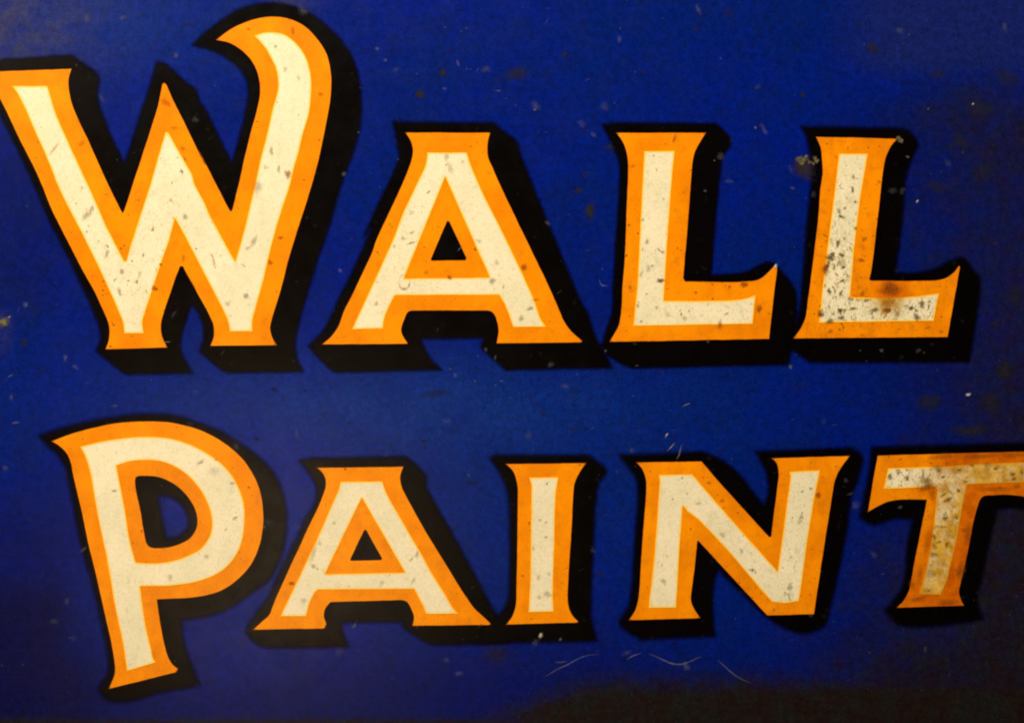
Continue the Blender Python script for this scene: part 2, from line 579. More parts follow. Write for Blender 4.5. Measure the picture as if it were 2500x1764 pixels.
make_obj('plate', verts, faces, BLUE, sign, at)

LET = []
LET.append(('large capital W with a curled right stroke', 6,
 ["A: -100,568 567,545 545,620s 545,690s 580,850s 700,1110s 820,1380s 930,1610s C: 955,200 972,228 985,200 1050,0 A: 1200,1000 1250,840 1285,665 1300,655 1318,672 1370,790 1450,950 1620,1300 B: 110,1180 245,1440 330,1610 D: 360,205 370,214 380,200 430,0 B: 480,1230s 530,1030s 572,880s 598,730s 580,580s 530,480s 440,390s 350,340s 250,318 380,225s 530,160s 690,132s 830,150s 960,215s 1060,320s 1130,440s 1162,600s 1160,750s 1130,940s 1080,1190s 1030,1390s 980,1560s D: 900,350s 830,580s 760,850s 695,1060s 680,1130s 690,1190s 712,1240s 735,1272 205,1277 232,1200s 230,1110s 205,1050s 120,890s 0,680s C: 1545,825s 1445,648 1425,648 1390,740 1310,970 1275,1100s 1280,1190s 1298,1240s 1325,1290 835,1304 862,1220s 862,1120s 830,1030s 750,855s 640,655s 530,440s 400,180s 330,0s A: 270,1330s 130,1050s 60,900s 0,780s -60,640s"],
 ["A: 100,682 375,682 400,760s 440,890s 530,1100s 640,1340s 740,1555s C: 840,330 985,610 1000,605 1035,480 1100,280 1190,0 A: 1250,1250 1310,1048 1330,1048 1345,1075 1440,1240 1520,1380 C: 1540,0 1620,150 D: 200,240 340,500 405,610 440,490 500,260 560,0 B: 600,1280s 650,1080s 700,860s 738,720s 740,620s 720,530s 690,470s 640,380s 555,285 620,262s 700,257s 790,275s 880,340s 960,450s 1000,590s 1005,720s 990,880s 940,1060s 900,1220s 868,1330s 835,1470s D: 770,210s 700,450s 620,780s 560,1000s 540,1080s 540,1163 360,1163 345,1080s 320,1020s 260,900s 130,650s 0,400s C: 1385,270 1340,440 1250,700 1150,1010s 1128,1090s 1138,1178 985,1178 970,1080s 940,1010s 850,800s 760,610s 640,370s 540,180s 455,0s A: 380,1270s 270,1020s 200,860s 150,760s"],
 ["A: -100,480 560,435 640,490s 745,560s 790,630s 775,700s 780,800s 830,950s 910,1140s 985,1290 1040,1130 1160,750 1220,560 1240,485 1300,500s 1450,630s 1560,725s B: 120,790s 200,920s 290,1110s 378,1285 420,1130s 480,900s 503,730s 495,650s 450,560s 350,470s 230,405s 60,360 160,260s 280,170s 420,80s 560,35s 700,22s 850,45s 980,100s 1120,200s 1250,330s 1350,500s 1395,700s 1400,900s 1370,1100s 1300,1310s 1230,1500s D: 1150,330s 1050,620s 960,920s 900,1130s 880,1260s 885,1340s 905,1400s 940,1482 345,1492 280,1455s 120,1320 150,1230s 150,1120s 110,1020s 60,955 C: 1480,1060s 1440,1180s 1430,1290s 1470,1400s 1530,1492 1010,1505 960,1480s 860,1400s 755,1320 790,1240s 790,1150s 728,980s 646,800s 546,590s 386,280s 266,0s A: 146,1200s 46,1000s -15,870s -100,650s"]))
LET.append(('small capital A of the upper word', 6,
 ["E: 775,238 1448,240 1428,320s 1430,420s 1460,500s 1530,660s 1620,850s G: 750,1060s 900,1370s 1000,1590s H: 1060,920s 1110,990s 1203,1077 1195,1088 525,1095 540,1000s 535,950s 510,870s 480,842s 450,835 F: 850,835 800,845s 770,900s 745,980s 755,1030s 790,1085s 795,1100 115,1104 180,1050s 240,970s 290,840s 380,660s 510,380s E: 550,1080s 700,760s 800,530s 832,420s 832,350s 810,290s",
  "E: 1107,940 1122,940 1258,1230 1252,1248 985,1250 978,1240"],
 ["E: 950,397 1262,397 G: 320,490s 400,680s 560,1000s 700,1290s 820,1560s H: 880,910s 920,965 658,967 620,860 590,785 548,712 F: 695,715 650,800s 610,900s 600,978 355,983 430,820 550,560 690,250 760,60 E: 850,680 930,510s 945,460s",
  "E: 1092,590 1445,1385 765,1393"],
 ["E: 675,155 1470,160 G: 600,240s 690,310s 710,400s 760,520s 880,820s 1000,1110s 1120,1400s 1200,1590s H: 1250,860s 1310,1040s 1400,1200s 1445,1290 600,1307 520,1240s 400,1125 418,1055 F: 905,1060 930,1130s 990,1230s 1065,1305 215,1325 140,1265s 5,1115 110,1010s 170,920s 240,760s 360,520s 500,190s E: 450,1060s 600,720s 700,510s 725,430s 715,340s 695,230s"]))
LET.append(('small capital L nearest the A, with a white chipped tip', 5,
 ["I: 175,240 888,240 850,300s 800,390s 780,480s 770,600s 740,1000s 718,1250s 708,1390 722,1415 1000,1420 1200,1416s 1300,1400s 1370,1350s 1440,1275 1450,1310 J: 1385,1060 122,1084 160,1020s 195,950s 215,840s 225,650s 245,380s 258,0s I: 268,600s 268,480s 250,370s 220,300s"],
 ["I: 398,385 638,385 610,700 580,1100 565,1350 J: 552,760 1150,748s 1278,715 1255,942 312,958 345,600 370,100"],
 ["I: 60,172 200,162 960,165 1020,210s 1085,315s 1020,440s 1000,560s 970,850s 930,1360 1100,1355s 1200,1340s 1300,1290s 1390,1262s 1470,1320s 1590,1480s J: 1605,760s 1600,900s 1545,1240 1540,1264 300,1292 240,1270s 90,1170s 55,1115 100,980s 140,860s 150,650s 165,400s 185,100s I: 200,500s 170,400s 120,290s"]))
LET.append(('small capital L at the end of the upper word, pitted and rust stained', 7,
 ["K: 297,272 600,278 942,288 890,350s 850,440s 830,540s 800,800s 760,1150s 735,1340s 722,1400 735,1408 1000,1411 1250,1405s 1330,1385s 1390,1340s 1428,1290 L: 1438,490 1340,1045 118,1056 180,970s 215,890s 230,780s 270,480s 320,50s K: 330,700s 350,560s 345,460s 335,360s"],
 ["K: 480,405 708,407 650,750 600,1150 570,1530 L: 568,732 850,738 1100,725 1270,700 1228,918 322,932 350,650 400,250 K: 440,750"],
 ["K: 180,190 990,205 1060,250s 1105,340s 1070,420s 1020,550s 990,850s 930,1350 1100,1345s 1250,1310s 1380,1245s 1460,1230s 1540,1320s L: 1592,580s 1592,700s 1560,950s 1510,1242 250,1247 190,1205s 50,1110 120,980s 165,840s 190,600s 230,100s K: 260,640s 265,540s 245,380s 215,260s"]))
LET.append(('large capital P with a slanting stem', 9,
 ["M: 148,312 300,255s 480,205s 700,165s 900,155s 1100,165s 1300,215s N: 520,255s 620,312s 750,415s 850,540s 920,690s 948,850s 945,1010s 915,1150s 850,1290s 740,1410s 600,1500s 400,1545s 108,1562 O: 630,880s 660,1020s 690,1110s 720,1155s 762,1190 745,1217 212,1350 250,1260s 262,1190s 250,1080s 180,750s 100,400s 50,200s 10,0s M: 320,580s 300,480s 270,410s 210,350s",
  "M: 815,600s 850,588s 960,590s 1060,620s 1180,700s 1270,820s 1300,920s 1290,1010s 1240,1080s 1130,1135s 1020,1155s 930,1148s 903,1118s 860,900s"],
 ["M: 375,355 600,305s 850,278s 1050,285s 1250,340s 1450,455s 1550,550s N: 750,670s 795,800s 802,950s 775,1120s 710,1250s 600,1350s 430,1420s 200,1455s -25,1457 O: 500,820s 545,1020s 565,1110s 585,1140 358,1208 330,1020s 260,680s 200,330s 130,0s M: 450,540s 420,440s",
  "M: 662,505 780,470s 900,462s 1030,475s 1200,560s 1320,690s 1390,820s 1418,950s 1400,1060s 1330,1160s 1200,1230s 1050,1270s 930,1278s 815,1270 770,1100s 720,800s"],
 ["M: 50,270 200,215s 420,160s 650,118s 900,95s 1150,115s 1350,180s N: 600,228s 735,310s 860,395s 980,500s 1080,660s 1130,850s 1130,1030s 1085,1230s 1000,1400s 900,1480s O: 1200,690s 1050,760s 790,810 800,950s 840,1080s 900,1240s 930,1320 600,1385s 350,1450s 200,1435s 135,1345s 200,1250s 215,1170s 200,1050s 165,880s 110,620s -20,150s M: 290,650s 260,530s 200,430s 100,330s",
  "M: 990,740 1090,755s 1190,830s 1230,920s 1220,1000s 1140,1070s 1060,1075 1030,950s"]))
LET.append(('small capital A of the lower word', 8,
 ["Q: 558,198 1250,188 1225,260s 1235,350s 1280,440s 1400,660s 1620,1020s R: 760,1200s 840,1310s 900,1365s 968,1430 955,1440 345,1447 358,1380s 335,1310s 300,1255s 260,1243 Q: 670,1260 630,1310s 620,1370s 640,1430 620,1468 55,1479 120,1420s 185,1360s 220,1270s 350,980s 480,700s 600,440s 632,340s 625,270s 590,220s",
  "Q: 938,690 952,690 1078,915 1072,925 832,932 828,922"],
 ["Q: 750,308 1080,305 1110,390s 1250,640s 1400,900s R: 500,1030s 600,1190s 670,1310s 710,1352 455,1353 430,1290 360,1155 Q: 570,1162 550,1180s 510,1260s 478,1371 275,1371 400,1110 560,770 740,360",
  "Q: 918,435 1260,1025 628,1038"],
 ["Q: 425,140 520,122 1270,110 1330,160s 1430,265s 1425,330s 1500,480s 1620,690s R: 850,1060s 960,1270s 1060,1420s Z: 480,850s 470,985 Y: 1520,1005 1440,985s 1250,870 1240,820 760,825 770,910s 820,1018 200,1024 110,1010s 0,900 20,850s 90,740s 170,640s 260,440s 360,250s 470,10s Q: 545,480s 560,370s 530,290s 480,210s"]))
LET.append(('small capital I', 8,
 ["T: 272,168 912,160 870,220s 820,320s 808,450s 795,700s 772,1050s 770,1280s 800,1360s 848,1412 840,1422 275,1437 320,1380s 352,1290s 358,1150s 368,500s 365,330s 340,240s 310,200s"],
 ["T: 462,275 692,272 672,400s 660,800s 648,1200s 655,1335 455,1340 468,1100 475,600 478,340"],
 ["T: 148,120 200,98 930,98 990,140s 1072,225s 1010,330s 985,480s 965,900s 950,1250s 955,1400s Z: 1160,972 200,990 300,800 T: 200,1390 280,1270s 300,1150s 300,500s 285,380s 240,260s"]))
LET.append(('small capital N', 8,
 ["U: 170,155 690,147 850,335 1225,745 1238,740 1260,560 1290,330s 1298,240s 1280,160s 1240,122 V: 1215,103 1150,190s 1100,290s 1060,520s 1010,830s 930,1355 560,1365 15,775 8,780 U: 640,950s 608,1250s 630,1310s 680,1387 112,1402 165,1320s 190,1220s 215,850s 250,380s 248,290s 215,200s"],
 ["U: 350,255 615,250 830,500 1290,1018 V: 680,750 720,450 745,265 735,230 978,218 935,430 880,760 830,1130 812,1252 700,1268 600,1258 510,1160 240,840 20,610 U: 580,545 560,515 540,500 515,850 488,1305 270,1305 315,900 345,500 358,300"],
 ["U: 35,100 690,70 800,110s 900,170s 1000,260s 1080,370s 1180,492 1215,400s 1210,280s 1170,170s V: 470,70 1230,38 1310,110s 1280,290s 1230,420s 1190,700s 1110,1100s 1060,1300s 1020,1440s 900,1500s 800,1500s 690,1460s 560,1380s 380,1210s 175,1008 U: 790,1100s 780,1350s 800,1530 210,1557 100,1490s 40,1425s 110,1290s 135,1150s 170,650s 185,400s 170,290s 110,190s"]))
LET.append(('small capital T running to the right edge, brown with rust', 9,
 ["X: 462,198 1000,183 1900,160 1830,640 1740,560s 1620,525s 1500,510s 1400,512s 1300,520s 1275,545s 1225,700s 1170,980s 1120,1200s 1105,1280s 1120,1335s 1145,1384 612,1402 670,1340s 710,1260s 730,1160s 790,850s 850,548 700,546s 580,555s 500,582s 385,646 425,400"],
 ["X: 545,300 1000,285 1300,265 1780,245 1750,405 1170,427 1130,600 1090,850 1010,1180 960,1300 790,1292 850,1080s 905,750s 935,470 920,448 510,462"],
 ["X: 415,130 1950,95 1890,740 1700,640s 1560,615s 1410,620 1350,850s 1290,1150s 1250,1330s 1290,1490 1200,1510s 640,1535s 520,1425 640,1270s 680,1150s 700,900s 740,700 600,700s 430,745s 322,690 345,560s 400,300s"]))

letters = []
for i, (lab, fw, org, crm, blk) in enumerate(LET):
    fw = fw + 4
    o = layer('letter', ORANGE, sign, org, 1.0, .02, wob=.7)
    o['label'] = lab
    layer('inlay', CREAM, o, crm, 1.7, 1.0, wob=.7)
    layer('shading', BLACK, o, blk, .30 + .05 * i, 0, feather=fw + 4.0, step=7, wob=.5, extra=dict(feather=float(fw)))
    letters.append(o)


# ------------------------------------------------------------------ wear that can be picked out one by one
def blob_geo(cx, cy, rx, ry, rot, h, dens, n=14, jag=.28, dome=0.0):
    c, s_ = math.cos(rot), math.sin(rot)
    ph = random.random() * 9
    vs = [(cx, cy, h + dome, 1.0)]
    rings = (.35, .7, 1.0)
    for r in rings:
        for k in range(n):
            a = 2 * math.pi * k / n
            j = 1 + jag * (math.sin(2 * a + ph) * .5 + math.sin(3 * a + 2 * ph) * .35 + random.uniform(-.35, .35))
            u, v = rx * r * j * math.cos(a), ry * r * j * math.sin(a)
            vs.append((cx + u * c - v * s_, cy + u * s_ + v * c, h + dome * (1 - r * r) * random.uniform(.6, 1.2), 1 - r))
    fs = []
    for k in range(n):
        k2 = (k + 1) % n
        fs.append((0, 1 + k2, 1 + k))
        for q in range(len(rings) - 1):
            b0 = 1 + q * n; b1 = b0 + n
            fs.append((b0 + k, b0 + k2, b1 + k2, b1 + k))
    return vs, fs, [dens] * len(vs)


def put_blobs(name, blobs, mat, parent, label=None, stuff=False):
    V = []; F = []; B = []; Dn = []
    for b in blobs:
        vs, fs, dn = blob_geo(*b)
        k = len(V)
        V += [((x - CX) * S, -h * S, (CY - y) * S) for x, y, h, _ in vs]
        B += [q[3] for q in vs]
        Dn += dn
        F += [[k + j for j in f] for f in fs]
    o = make_obj(name, V, F, mat, parent, dict(body=B, cover=Dn))
    if label:
        o['label'] = label
    if stuff:
        o['kind'] = 'stuff'
    return o


TOP = 1.95
# (x, y, rx, ry, rotation, density)
olive = [(133, 364, 5, 26, .6, .6), (213, 524, 8, 24, .7, .75), (225, 508, 6, 12, .5, .6), (261, 620, 5, 16, .4, .85), (298, 663, 6, 12, 0, .85),
         (292, 712, 7, 11, -.3, .9), (452, 529, 9, 9, .4, .85), (417, 489, 7, 7, 0, .6), (341, 671, 6, 14, .3, .45), (663, 370, 5, 16, -.2, .85),
         (681, 412, 5, 14, 0, .8), (649, 409, 8, 8, 0, .5), (629, 455, 14, 24, .3, .6), (620, 589, 8, 20, .3, .75), (606, 605, 12, 6, -.6, .5),
         (601, 722, 8, 11, -.5, .9), (556, 741, 10, 8, 0, .55), (673, 114, 6, 8, 0, .6), (697, 170, 6, 12, 0, .5), (729, 190, 6, 10, 0, .45),
         (1046, 469, 7, 4, -.6, .95), (1006, 568, 10, 4, -.5, .85), (1004, 593, 13, 4, -.35, .95), (985, 582, 9, 5, .6, .6), (963, 601, 5, 8, 0, .55),
         (1003, 520, 4, 10, .5, .5), (1202, 686, 11, 9, 0, .95), (1229, 700, 4, 8, .2, .6), (1294, 753, 11, 6, -.5, .9), (1272, 777, 6, 12, .5, .8),
         (919, 741, 6, 8, 0, .75), (1212, 641, 7, 10, 0, .5), (1090, 383, 9, 11, 0, .55), (1100, 412, 9, 22, -.2, .4), (1169, 588, 9, 7, .6, .5),
         (278 + 2, 1197, 8, 5, 0, .85), (491, 1127, 11, 6, -.5, .85), (574, 1264, 10, 5, -.6, .85), (551, 1292, 7, 3, -.7, .7), (527, 1121, 4, 4, 0, .95),
         (505, 1357, 8, 8, 0, .55), (416, 1408, 8, 10, 0, .5), (523, 1149, 12, 16, 0, .35), (568, 1179, 7, 6, 0, .7),
         (766, 1381, 9, 6, .4, .7), (765, 1350, 8, 26, .35, .45), (781, 1325, 6, 10, 0, .4), (816, 1276, 7, 6, 0, .55), (742, 1465, 9, 7, 0, .5),
         (1018, 1352, 5, 10, .3, .8), (1004, 1364, 12, 5, -.7, .5), (932, 1423, 12, 8, -.8, .45), (1009, 1416, 5, 12, .4, .5),
         (1332, 1274, 4, 4, 0, .95), (1318, 1268, 6, 3, -.3, .8), (1333, 1310, 4, 4, 0, .9), (1336, 1449, 13, 10, 0, .6), (1316, 1456, 7, 7, 0, .5),
         (1315, 1408, 5, 13, .2, .45), (1340, 1400, 6, 5, 0, .4), (1302, 1338, 6, 6, 0, .5),
         (1955, 1261, 6, 7, .2, .9), (1952, 1272, 5, 10, .4, .6), (1979, 1191, 6, 5, 0, .9), (1928, 1432, 9, 14, .4, .8), (1926, 1452, 6, 9, 0, .6),
         (1834, 1391, 7, 6, 0, .8), (1810, 1344, 7, 9, -.3, .6), (1620, 1418, 12, 8, .4, .6), (1665, 1166, 4, 4, 0, .95), (1704, 1228, 9, 6, -.4, .5),
         (1763, 1305, 12, 8, .8, .45), (1889, 1486, 7, 7, 0, .55), (1958, 1199, 5, 5, 0, .8),
         (1580, 590, 6, 10, .3, .8), (1608, 609, 5, 5, 0, .9), (1617, 615, 8, 4, .3, .8), (1583, 655, 8, 14, .2, .6), (1592, 649, 4, 5, 0, .95),
         (1773, 766, 8, 4, -.4, .9), (1682, 759, 4, 4, 0, .9), (1671, 777, 7, 9, 0, .55), (1565, 784, 6, 5, -.4, .85), (1632, 768, 10, 9, 0, .35),
         (1569, 537, 6, 6, 0, .75), (1604, 750, 6, 9, .5, .5)]
heavy = [(1612, 685, 11, 8, 0, 1.0), (2027, 628, 14, 12, .4, 1.0), (2053, 622, 9, 8, .4, .95), (2045, 594, 6, 13, .2, .95), (2058, 653, 7, 5, -.3, .95),
         (2056, 685, 9, 5, -.4, .9), (2024, 710, 7, 8, .3, .95), (2052, 715, 6, 10, .5, .8), (2017, 652, 8, 18, .5, .85), (2052, 757, 8, 8, 0, .9),
         (2083, 753, 12, 5, -.3, .85), (2053, 775, 9, 7, 0, .9), (2003, 765, 9, 11, .5, .85), (2026, 784, 13, 9, 0, .8), (2136, 756, 11, 8, .4, .85),
         (2166, 757, 12, 8, 0, .9), (2224, 752, 8, 6, -.3, .9), (2250, 743, 10, 12, -.3, .8), (2267, 749, 4, 8, .2, .7), (2238, 774, 10, 12, 0, .85),
         (2081, 463, 5, 10, -.2, .85), (2083, 432, 6, 9, 0, .5), (2052, 528, 7, 5, .2, .85), (2087, 493, 4, 4, 0, .9), (2088, 557, 5, 5, 0, .7),
         (2062, 508, 5, 6, .6, .6), (2075, 730, 10, 8, -.5, .6), (2114, 733, 8, 5, 0, .7),
         (2339, 1196, 6, 6, 0, 1.0), (2314, 1219, 14, 7, -.35, .9), (2302, 1207, 10, 5, -.5, .7), (2172, 1164, 8, 8, 0, .7), (2213, 1165, 10, 8, -.7, .55),
         (2302, 1163, 8, 4, -.5, .9), (2291, 1147, 9, 6, 0, .75), (2262, 1176, 22, 14, .2, .55), (2341, 1146, 6, 4, 0, .8), (2358, 1174, 8, 4, -.3, .7),
         (2430, 1143, 8, 6, -.3, .8), (2472, 1157, 7, 6, 0, .85), (2474, 1168, 9, 5, -.4, .8), (2494, 1152, 7, 12, 0, .6), (2410, 1128 + 5, 16, 7, 0, .4),
         (2307, 1264, 8, 6, 0, .8), (2310, 1328, 5, 12, 0, .75), (2291, 1322, 8, 5, 0, .6), (2278, 1352, 12, 10, 0, .55), (2280, 1308, 7, 7, 0, .6),
         (2268, 1440, 4, 4, 0, .8), (2272, 1398, 13, 18, .3, .4), (2335, 1262, 4, 6, 0, .6), (2300, 1285, 10, 5, 0, .55), (2287, 1140, 14, 8, 0, .5)]
brown = [(2176, 702, 26, 17, 0, .95), (2170, 712, 30, 13, .2, .75), (2168, 741, 20, 20, 0, .55), (2164, 757, 12, 9, 0, .9), (2016, 655, 8, 20, .3, .8), (2003, 768, 9, 9, .4, .7),
         (2300, 1113, 40, 9, -.04, .5), (2390, 1112, 50, 9, -.04, .55), (2480, 1108, 40, 10, -.04, .45), (2262, 1188, 26, 11, -.2, .7), (2275, 1205, 12, 20, .1, .5),
         (2430, 1192, 45, 9, 0, .45), (2362, 1300, 9, 40, .2, .45), (2345, 1390, 11, 36, .2, .6), (2240, 1460, 30, 9, -.3, .5), (2310, 1468, 34, 9, 0, .55), (2262, 1330, 9, 34, .2, .4), (2245, 1400, 9, 24, .2, .4),
         (703, 425, 9, 15, 0, .75), (1278, 652, 9, 12, 0, .8), (1816, 694, 12, 10, -.4, .85), (1853, 753, 10, 11, 0, .85), (1757, 791, 7, 16, .2, .6),
         (1646, 338, 5, 15, .4, .6), (1097, 677, 7, 7, 0, .85), (715, 75, 5, 18, -.1, .45), (783, 230, 7, 9, 0, .5), (607, 71, 6, 5, 0, .5),
         (377, 703, 9, 9, 0, .65), (392, 645, 5, 4, 0, .9), (448, 630, 7, 12, 0, .4), (303, 598, 5, 5, 0, .5), (685, 580, 8, 6, 0, .75),
         (660, 640, 8, 9, 0, .6), (404, 250, 16, 12, .4, .45), (425, 312, 10, 7, 0, .4), (447, 362, 8, 8, 0, .45), (452, 388, 5, 5, 0, .5),
         (200, 350, 9, 16, .6, .35), (2110, 582, 7, 6, 0, .65), (2102, 634, 10, 6, 0, .75), (2105, 716, 9, 9, 0, .6), (1997, 1207, 10, 8, -.5, .85),
         (1762, 1221, 8, 6, 0, .55), (1730, 1177, 7, 5, 0, .5), (712, 1422, 9, 7, .3, .75), (843, 1144, 4, 5, 0, .7), (1298, 622, 0.1, 0.1, 0, 0),
         (1065, 690 - 15, 0.1, .1, 0, 0), (1160, 608, 5, 5, 0, .8), (1309, 731, 12, 4, 0, .5), (1036, 603, 5, 3, 0, .6), (1040, 664, 7, 8, 0, .35),
         (1529, 622, 4, 4, 0, .95), (1535, 549, 5, 3, -.4, .8), (1538, 700, 5, 7, .5, .5), (1698, 713, 4, 4, 0, .9), (1738, 693, 3, 3, 0, .8),
         (1780, 699, 4, 4, 0, .8), (1276, 1404, 4, 4, 0, .9), (1292, 1275, 4, 5, 0, .8), (2028, 807, 9, 6, -.4, .5), (2297, 808, 9, 5, 0, .5),
         (2104, 817, 10, 4, 0, .4), (2210, 790, 0.1, .1, 0, 0), (2265, 798, 8, 4, -.3, .4), (1545, 405, 9, 4, -.3, .4), (2145, 444, 7, 6, 0, .4),
         (2352, 1292, 9, 8, 0, .5), (2280, 1332, 9, 12, 0, .5), (2372, 1135, 10, 5, 0, .6), (2310, 1130, 5, 4, 0, .6), (2225, 1425, 9, 12, 0, .4),
         (2340, 1395, 9, 14, .3, .45), (2482, 1185, 14, 7, 0, .45), (2440, 1187, 8, 5, 0, .35)]
smudge = [(1026, 230, 14, 14, 0, .9), (1082, 177, 10, 12, 0, .8), (1262, 180, 36, 22, 0, .5), (1378, 133, 7, 9, 0, .7), (1412, 465, 12, 9, 0, .7),
          (1440, 515, 18, 26, .4, .75), (1487, 360, 16, 10, 0, .5), (1430, 425, 10, 10, 0, .3), (2130, 118, 20, 16, 0, .6), (1960, 232, 8, 9, 0, .6),
          (1155, 1177, 16, 7, 0, .6), (1035, 1077, 8, 6, 0, .8), (1325, 1011, 8, 5, 0, .75), (1395, 1046, 7, 6, 0, .6), (670, 950, 9, 8, 0, .6),
          (745, 953, 7, 5, 0, .6), (628, 1070, 7, 6, 0, .6), (1065, 960, 40, 14, 0, .3), (1465, 1400, 9, 9, 0, .6), (1520, 1030, 10, 8, 0, .3),
          (60, 835, 14, 14, 0, .45), (105, 905, 12, 8, 0, .35), (120, 455, 16, 9, 0, .3), (2345, 345, 26, 22, .5, .5), (2320, 360, 10, 10, 0, .4),
          (2290, 455, 40, 20, .2, .4), (2400, 420, 26, 40, 0, .4), (2390, 265, 60, 30, .3, .45), (2460, 190, 40, 30, 0, .4), (2290, 180, 22, 18, 0, .35),
          (2420, 980, 36, 34, 0, .5), (2270, 980, 36, 30, 0, .5), (2455, 905, 26, 34, 0, .55), (2430, 790, 12, 9, 0, .5), (2480, 720, 20, 40, 0, .4),
          (1560, 1450, 9, 6, 0, .3), (460, 60, 14, 8, 0, .3), (2370, 1050, 50, 22, 0, .6), (1780, 30, 20, 10, 0, .25)]
pale = [(2363, 963, 9, 6, -.3, .95), (2215, 383, 5, 5, 0, .9), (2239, 492, 6, 4, -.6, .95), (2266, 266, 3, 3, 0, .8), (2375, 254, 4, 4, 0, .95),
        (1320, 1550, 6, 11, .5, .9), (1368, 1559, 4, 6, .4, .9), (2197, 1237, 9, 4, -.3, .6), (865, 1526, 5, 9, .4, .6), (1306, 268, 4, 4, 0, .9),
        (1627, 1062, 4, 8, .7, .9), (1844, 312, 3, 5, 0, .8), (1721, 466, 5, 4, 0, .7), (1744, 392, 3, 3, 0, .7), (1895, 651, 4, 9, .35, 1.0),
        (1728, 834, 5, 4, 0, .5), (2152, 855, 7, 5, 0, .5), (921, 119, 6, 5, 0, .5), (941, 147, 7, 5, 0, .4), (1118, 155, 4, 12, -.2, .4),
        (1085, 217, 6, 5, 0, .4), (1216, 222, 13, 2, 0, .5), (40, 1031, 12, 4, -.2, .6), (26, 917, 9, 2, -.4, .7), (160, 873, 8, 8, 0, .4),
        (185, 896, 9, 7, .3, .3), (280, 990, 10, 3, -.1, .4), (63, 744, 9, 7, 0, .45), (430, 135, 9, 8, 0, .4), (1555, 892, 5, 3, 0, .5),
        (1930, 895, 7, 6, .6, .6), (1100, 900, 8, 3, 0, .35), (1160, 930, 5, 3, -.3, .5), (1225, 930, 5, 3, 0, .5), (1112, 915, 7, 6, 0, .35),
        (1478, 856, 4, 4, 0, .5), (1515, 1026, .1, .1, 0, 0), (1935, 460, 7, 5, 0, .35), (545, 1120 - 25, .1, .1, 0, 0), (830, 660, 6, 7, 0, .45),
        (840, 425, 6, 8, .4, .5), (1215, 605, 5, 1.5, -.8, .7), (1186, 853, 6, 5, .5, .5), (1209, 873, 3, 8, .3, .6), (2255, 885 - 25, 4, 4, 0, .3),
        (2104, 500 + 5, .1, .1, 0, 0), (627, 1185 + 40, 5, 6, 0, .4), (645, 1285, 5, 4, .4, .6), (2065, 1170 + 2, 8, 6, 0, .3), (2075, 1205, 9, 4, -.2, .35)]
yel = [(8, 786, 16, 12, .2, .8), (22, 775, 7, 4, -.6, .8)]


def spread(rows, h):
    return [(x, y, rx * 1.12, ry * 1.12, rot, h + .004 * k, d) for k, (x, y, rx, ry, rot, d) in enumerate(rows) if d > 0]


def split(rows, mat, small_name, big_name, h, lim, lab):
    big = [r for r in spread(rows, h) if max(r[2], r[3]) >= lim]
    small = [r for r in spread(rows, h) if max(r[2], r[3]) < lim]
    for b in big:
        put_blobs(big_name, [b], mat, sign)
    if small:
        put_blobs(small_name, small, mat, sign, lab, stuff=True)


split([(a, b, c, d, e, f * .44) for a, b, c, d, e, f in olive], OLIVE, 'dirt_speck', 'dirt_mark', TOP, 11.5, 'small olive specks on the cream inlays')
split([(a, b, c, d, e, f * .76) for a, b, c, d, e, f in heavy if b < 1000], DARK, 'dark_speck', 'dark_pit', TOP + .45, 11.5, 'small dark pits in the cream of the last L and the T')
split([(a, b, c, d, e, f * .75) for a, b, c, d, e, f in heavy if b > 1000], mat_blob('olive_brown_dirt', (.20, .125, .018), (.13, .085, .015)), 'olive_speck', 'olive_pit', TOP + .6, 11.5, 'olive brown specks in the cream of the T')
split([(a, b, c, d, e, f * .75) for a, b, c, d, e, f in brown], BROWN, 'rust_speck', 'rust_stain', TOP + .8, 11.5, 'small brown rust specks on the orange borders')
split(smudge, SMUDGE, 'soot_speck', 'soot_smudge', .85, 11.5, 'small dark smudges on the blue ground')
split([(a, b, c, d, e, f * .46) for a, b, c, d, e, f in pale], GREYB, 'pale_fleck', 'pale_chip', 1.95, 10.0, 'small pale flecks on the blue ground')
put_blobs('yellow_scuff', spread(yel, .9), mat_blob('yellow_scuff_paint', (.23, .20, .05), (.12, .12, .06)), sign)

# loose dust: tiny pale flecks, short fibres and faint cloudy spots scattered over the blue ground
flk = []; cld = []; drk = []
for k in range(300):
    x, y = random.uniform(-20, 2520), random.uniform(-20, 1700)
    if x > 1150 and y > 1660:
        continue
    fib = random.random() < .3
    r = random.uniform(1.6, 3.6)
    flk.append((x, y, r * (3.0 if fib else 1.1), r * (.45 if fib else 1), random.uniform(-1.2, .2), .84 if not fib else .85, random.uniform(.04, .22), 8))
for k in range(90):
    x, y = random.uniform(0, 2500), random.uniform(0, 1660)
    cld.append((x, y, random.uniform(7, 20), random.uniform(6, 14), random.random() * 3, .80, random.uniform(.05, .16), 10))
for k in range(260):
    x = 2500 * random.random() ** .62; y = random.uniform(0, 1700)
    r = random.uniform(3, 9)
    drk.append((x, y, r * random.uniform(.8, 1.6), r, random.random() * 3, .78, random.uniform(.08, .32), 9))
put_blobs('dust_fleck', flk, GREYB, sign, 'fine pale dust and fibres on the blue ground', stuff=True)
put_blobs('dust_cloud', cld, GREYB, sign, 'faint cloudy dust spots on the blue ground', stuff=True)
put_blobs('soot_dot', drk, SMUDGE, sign, 'fine dark dots on the blue ground', stuff=True)

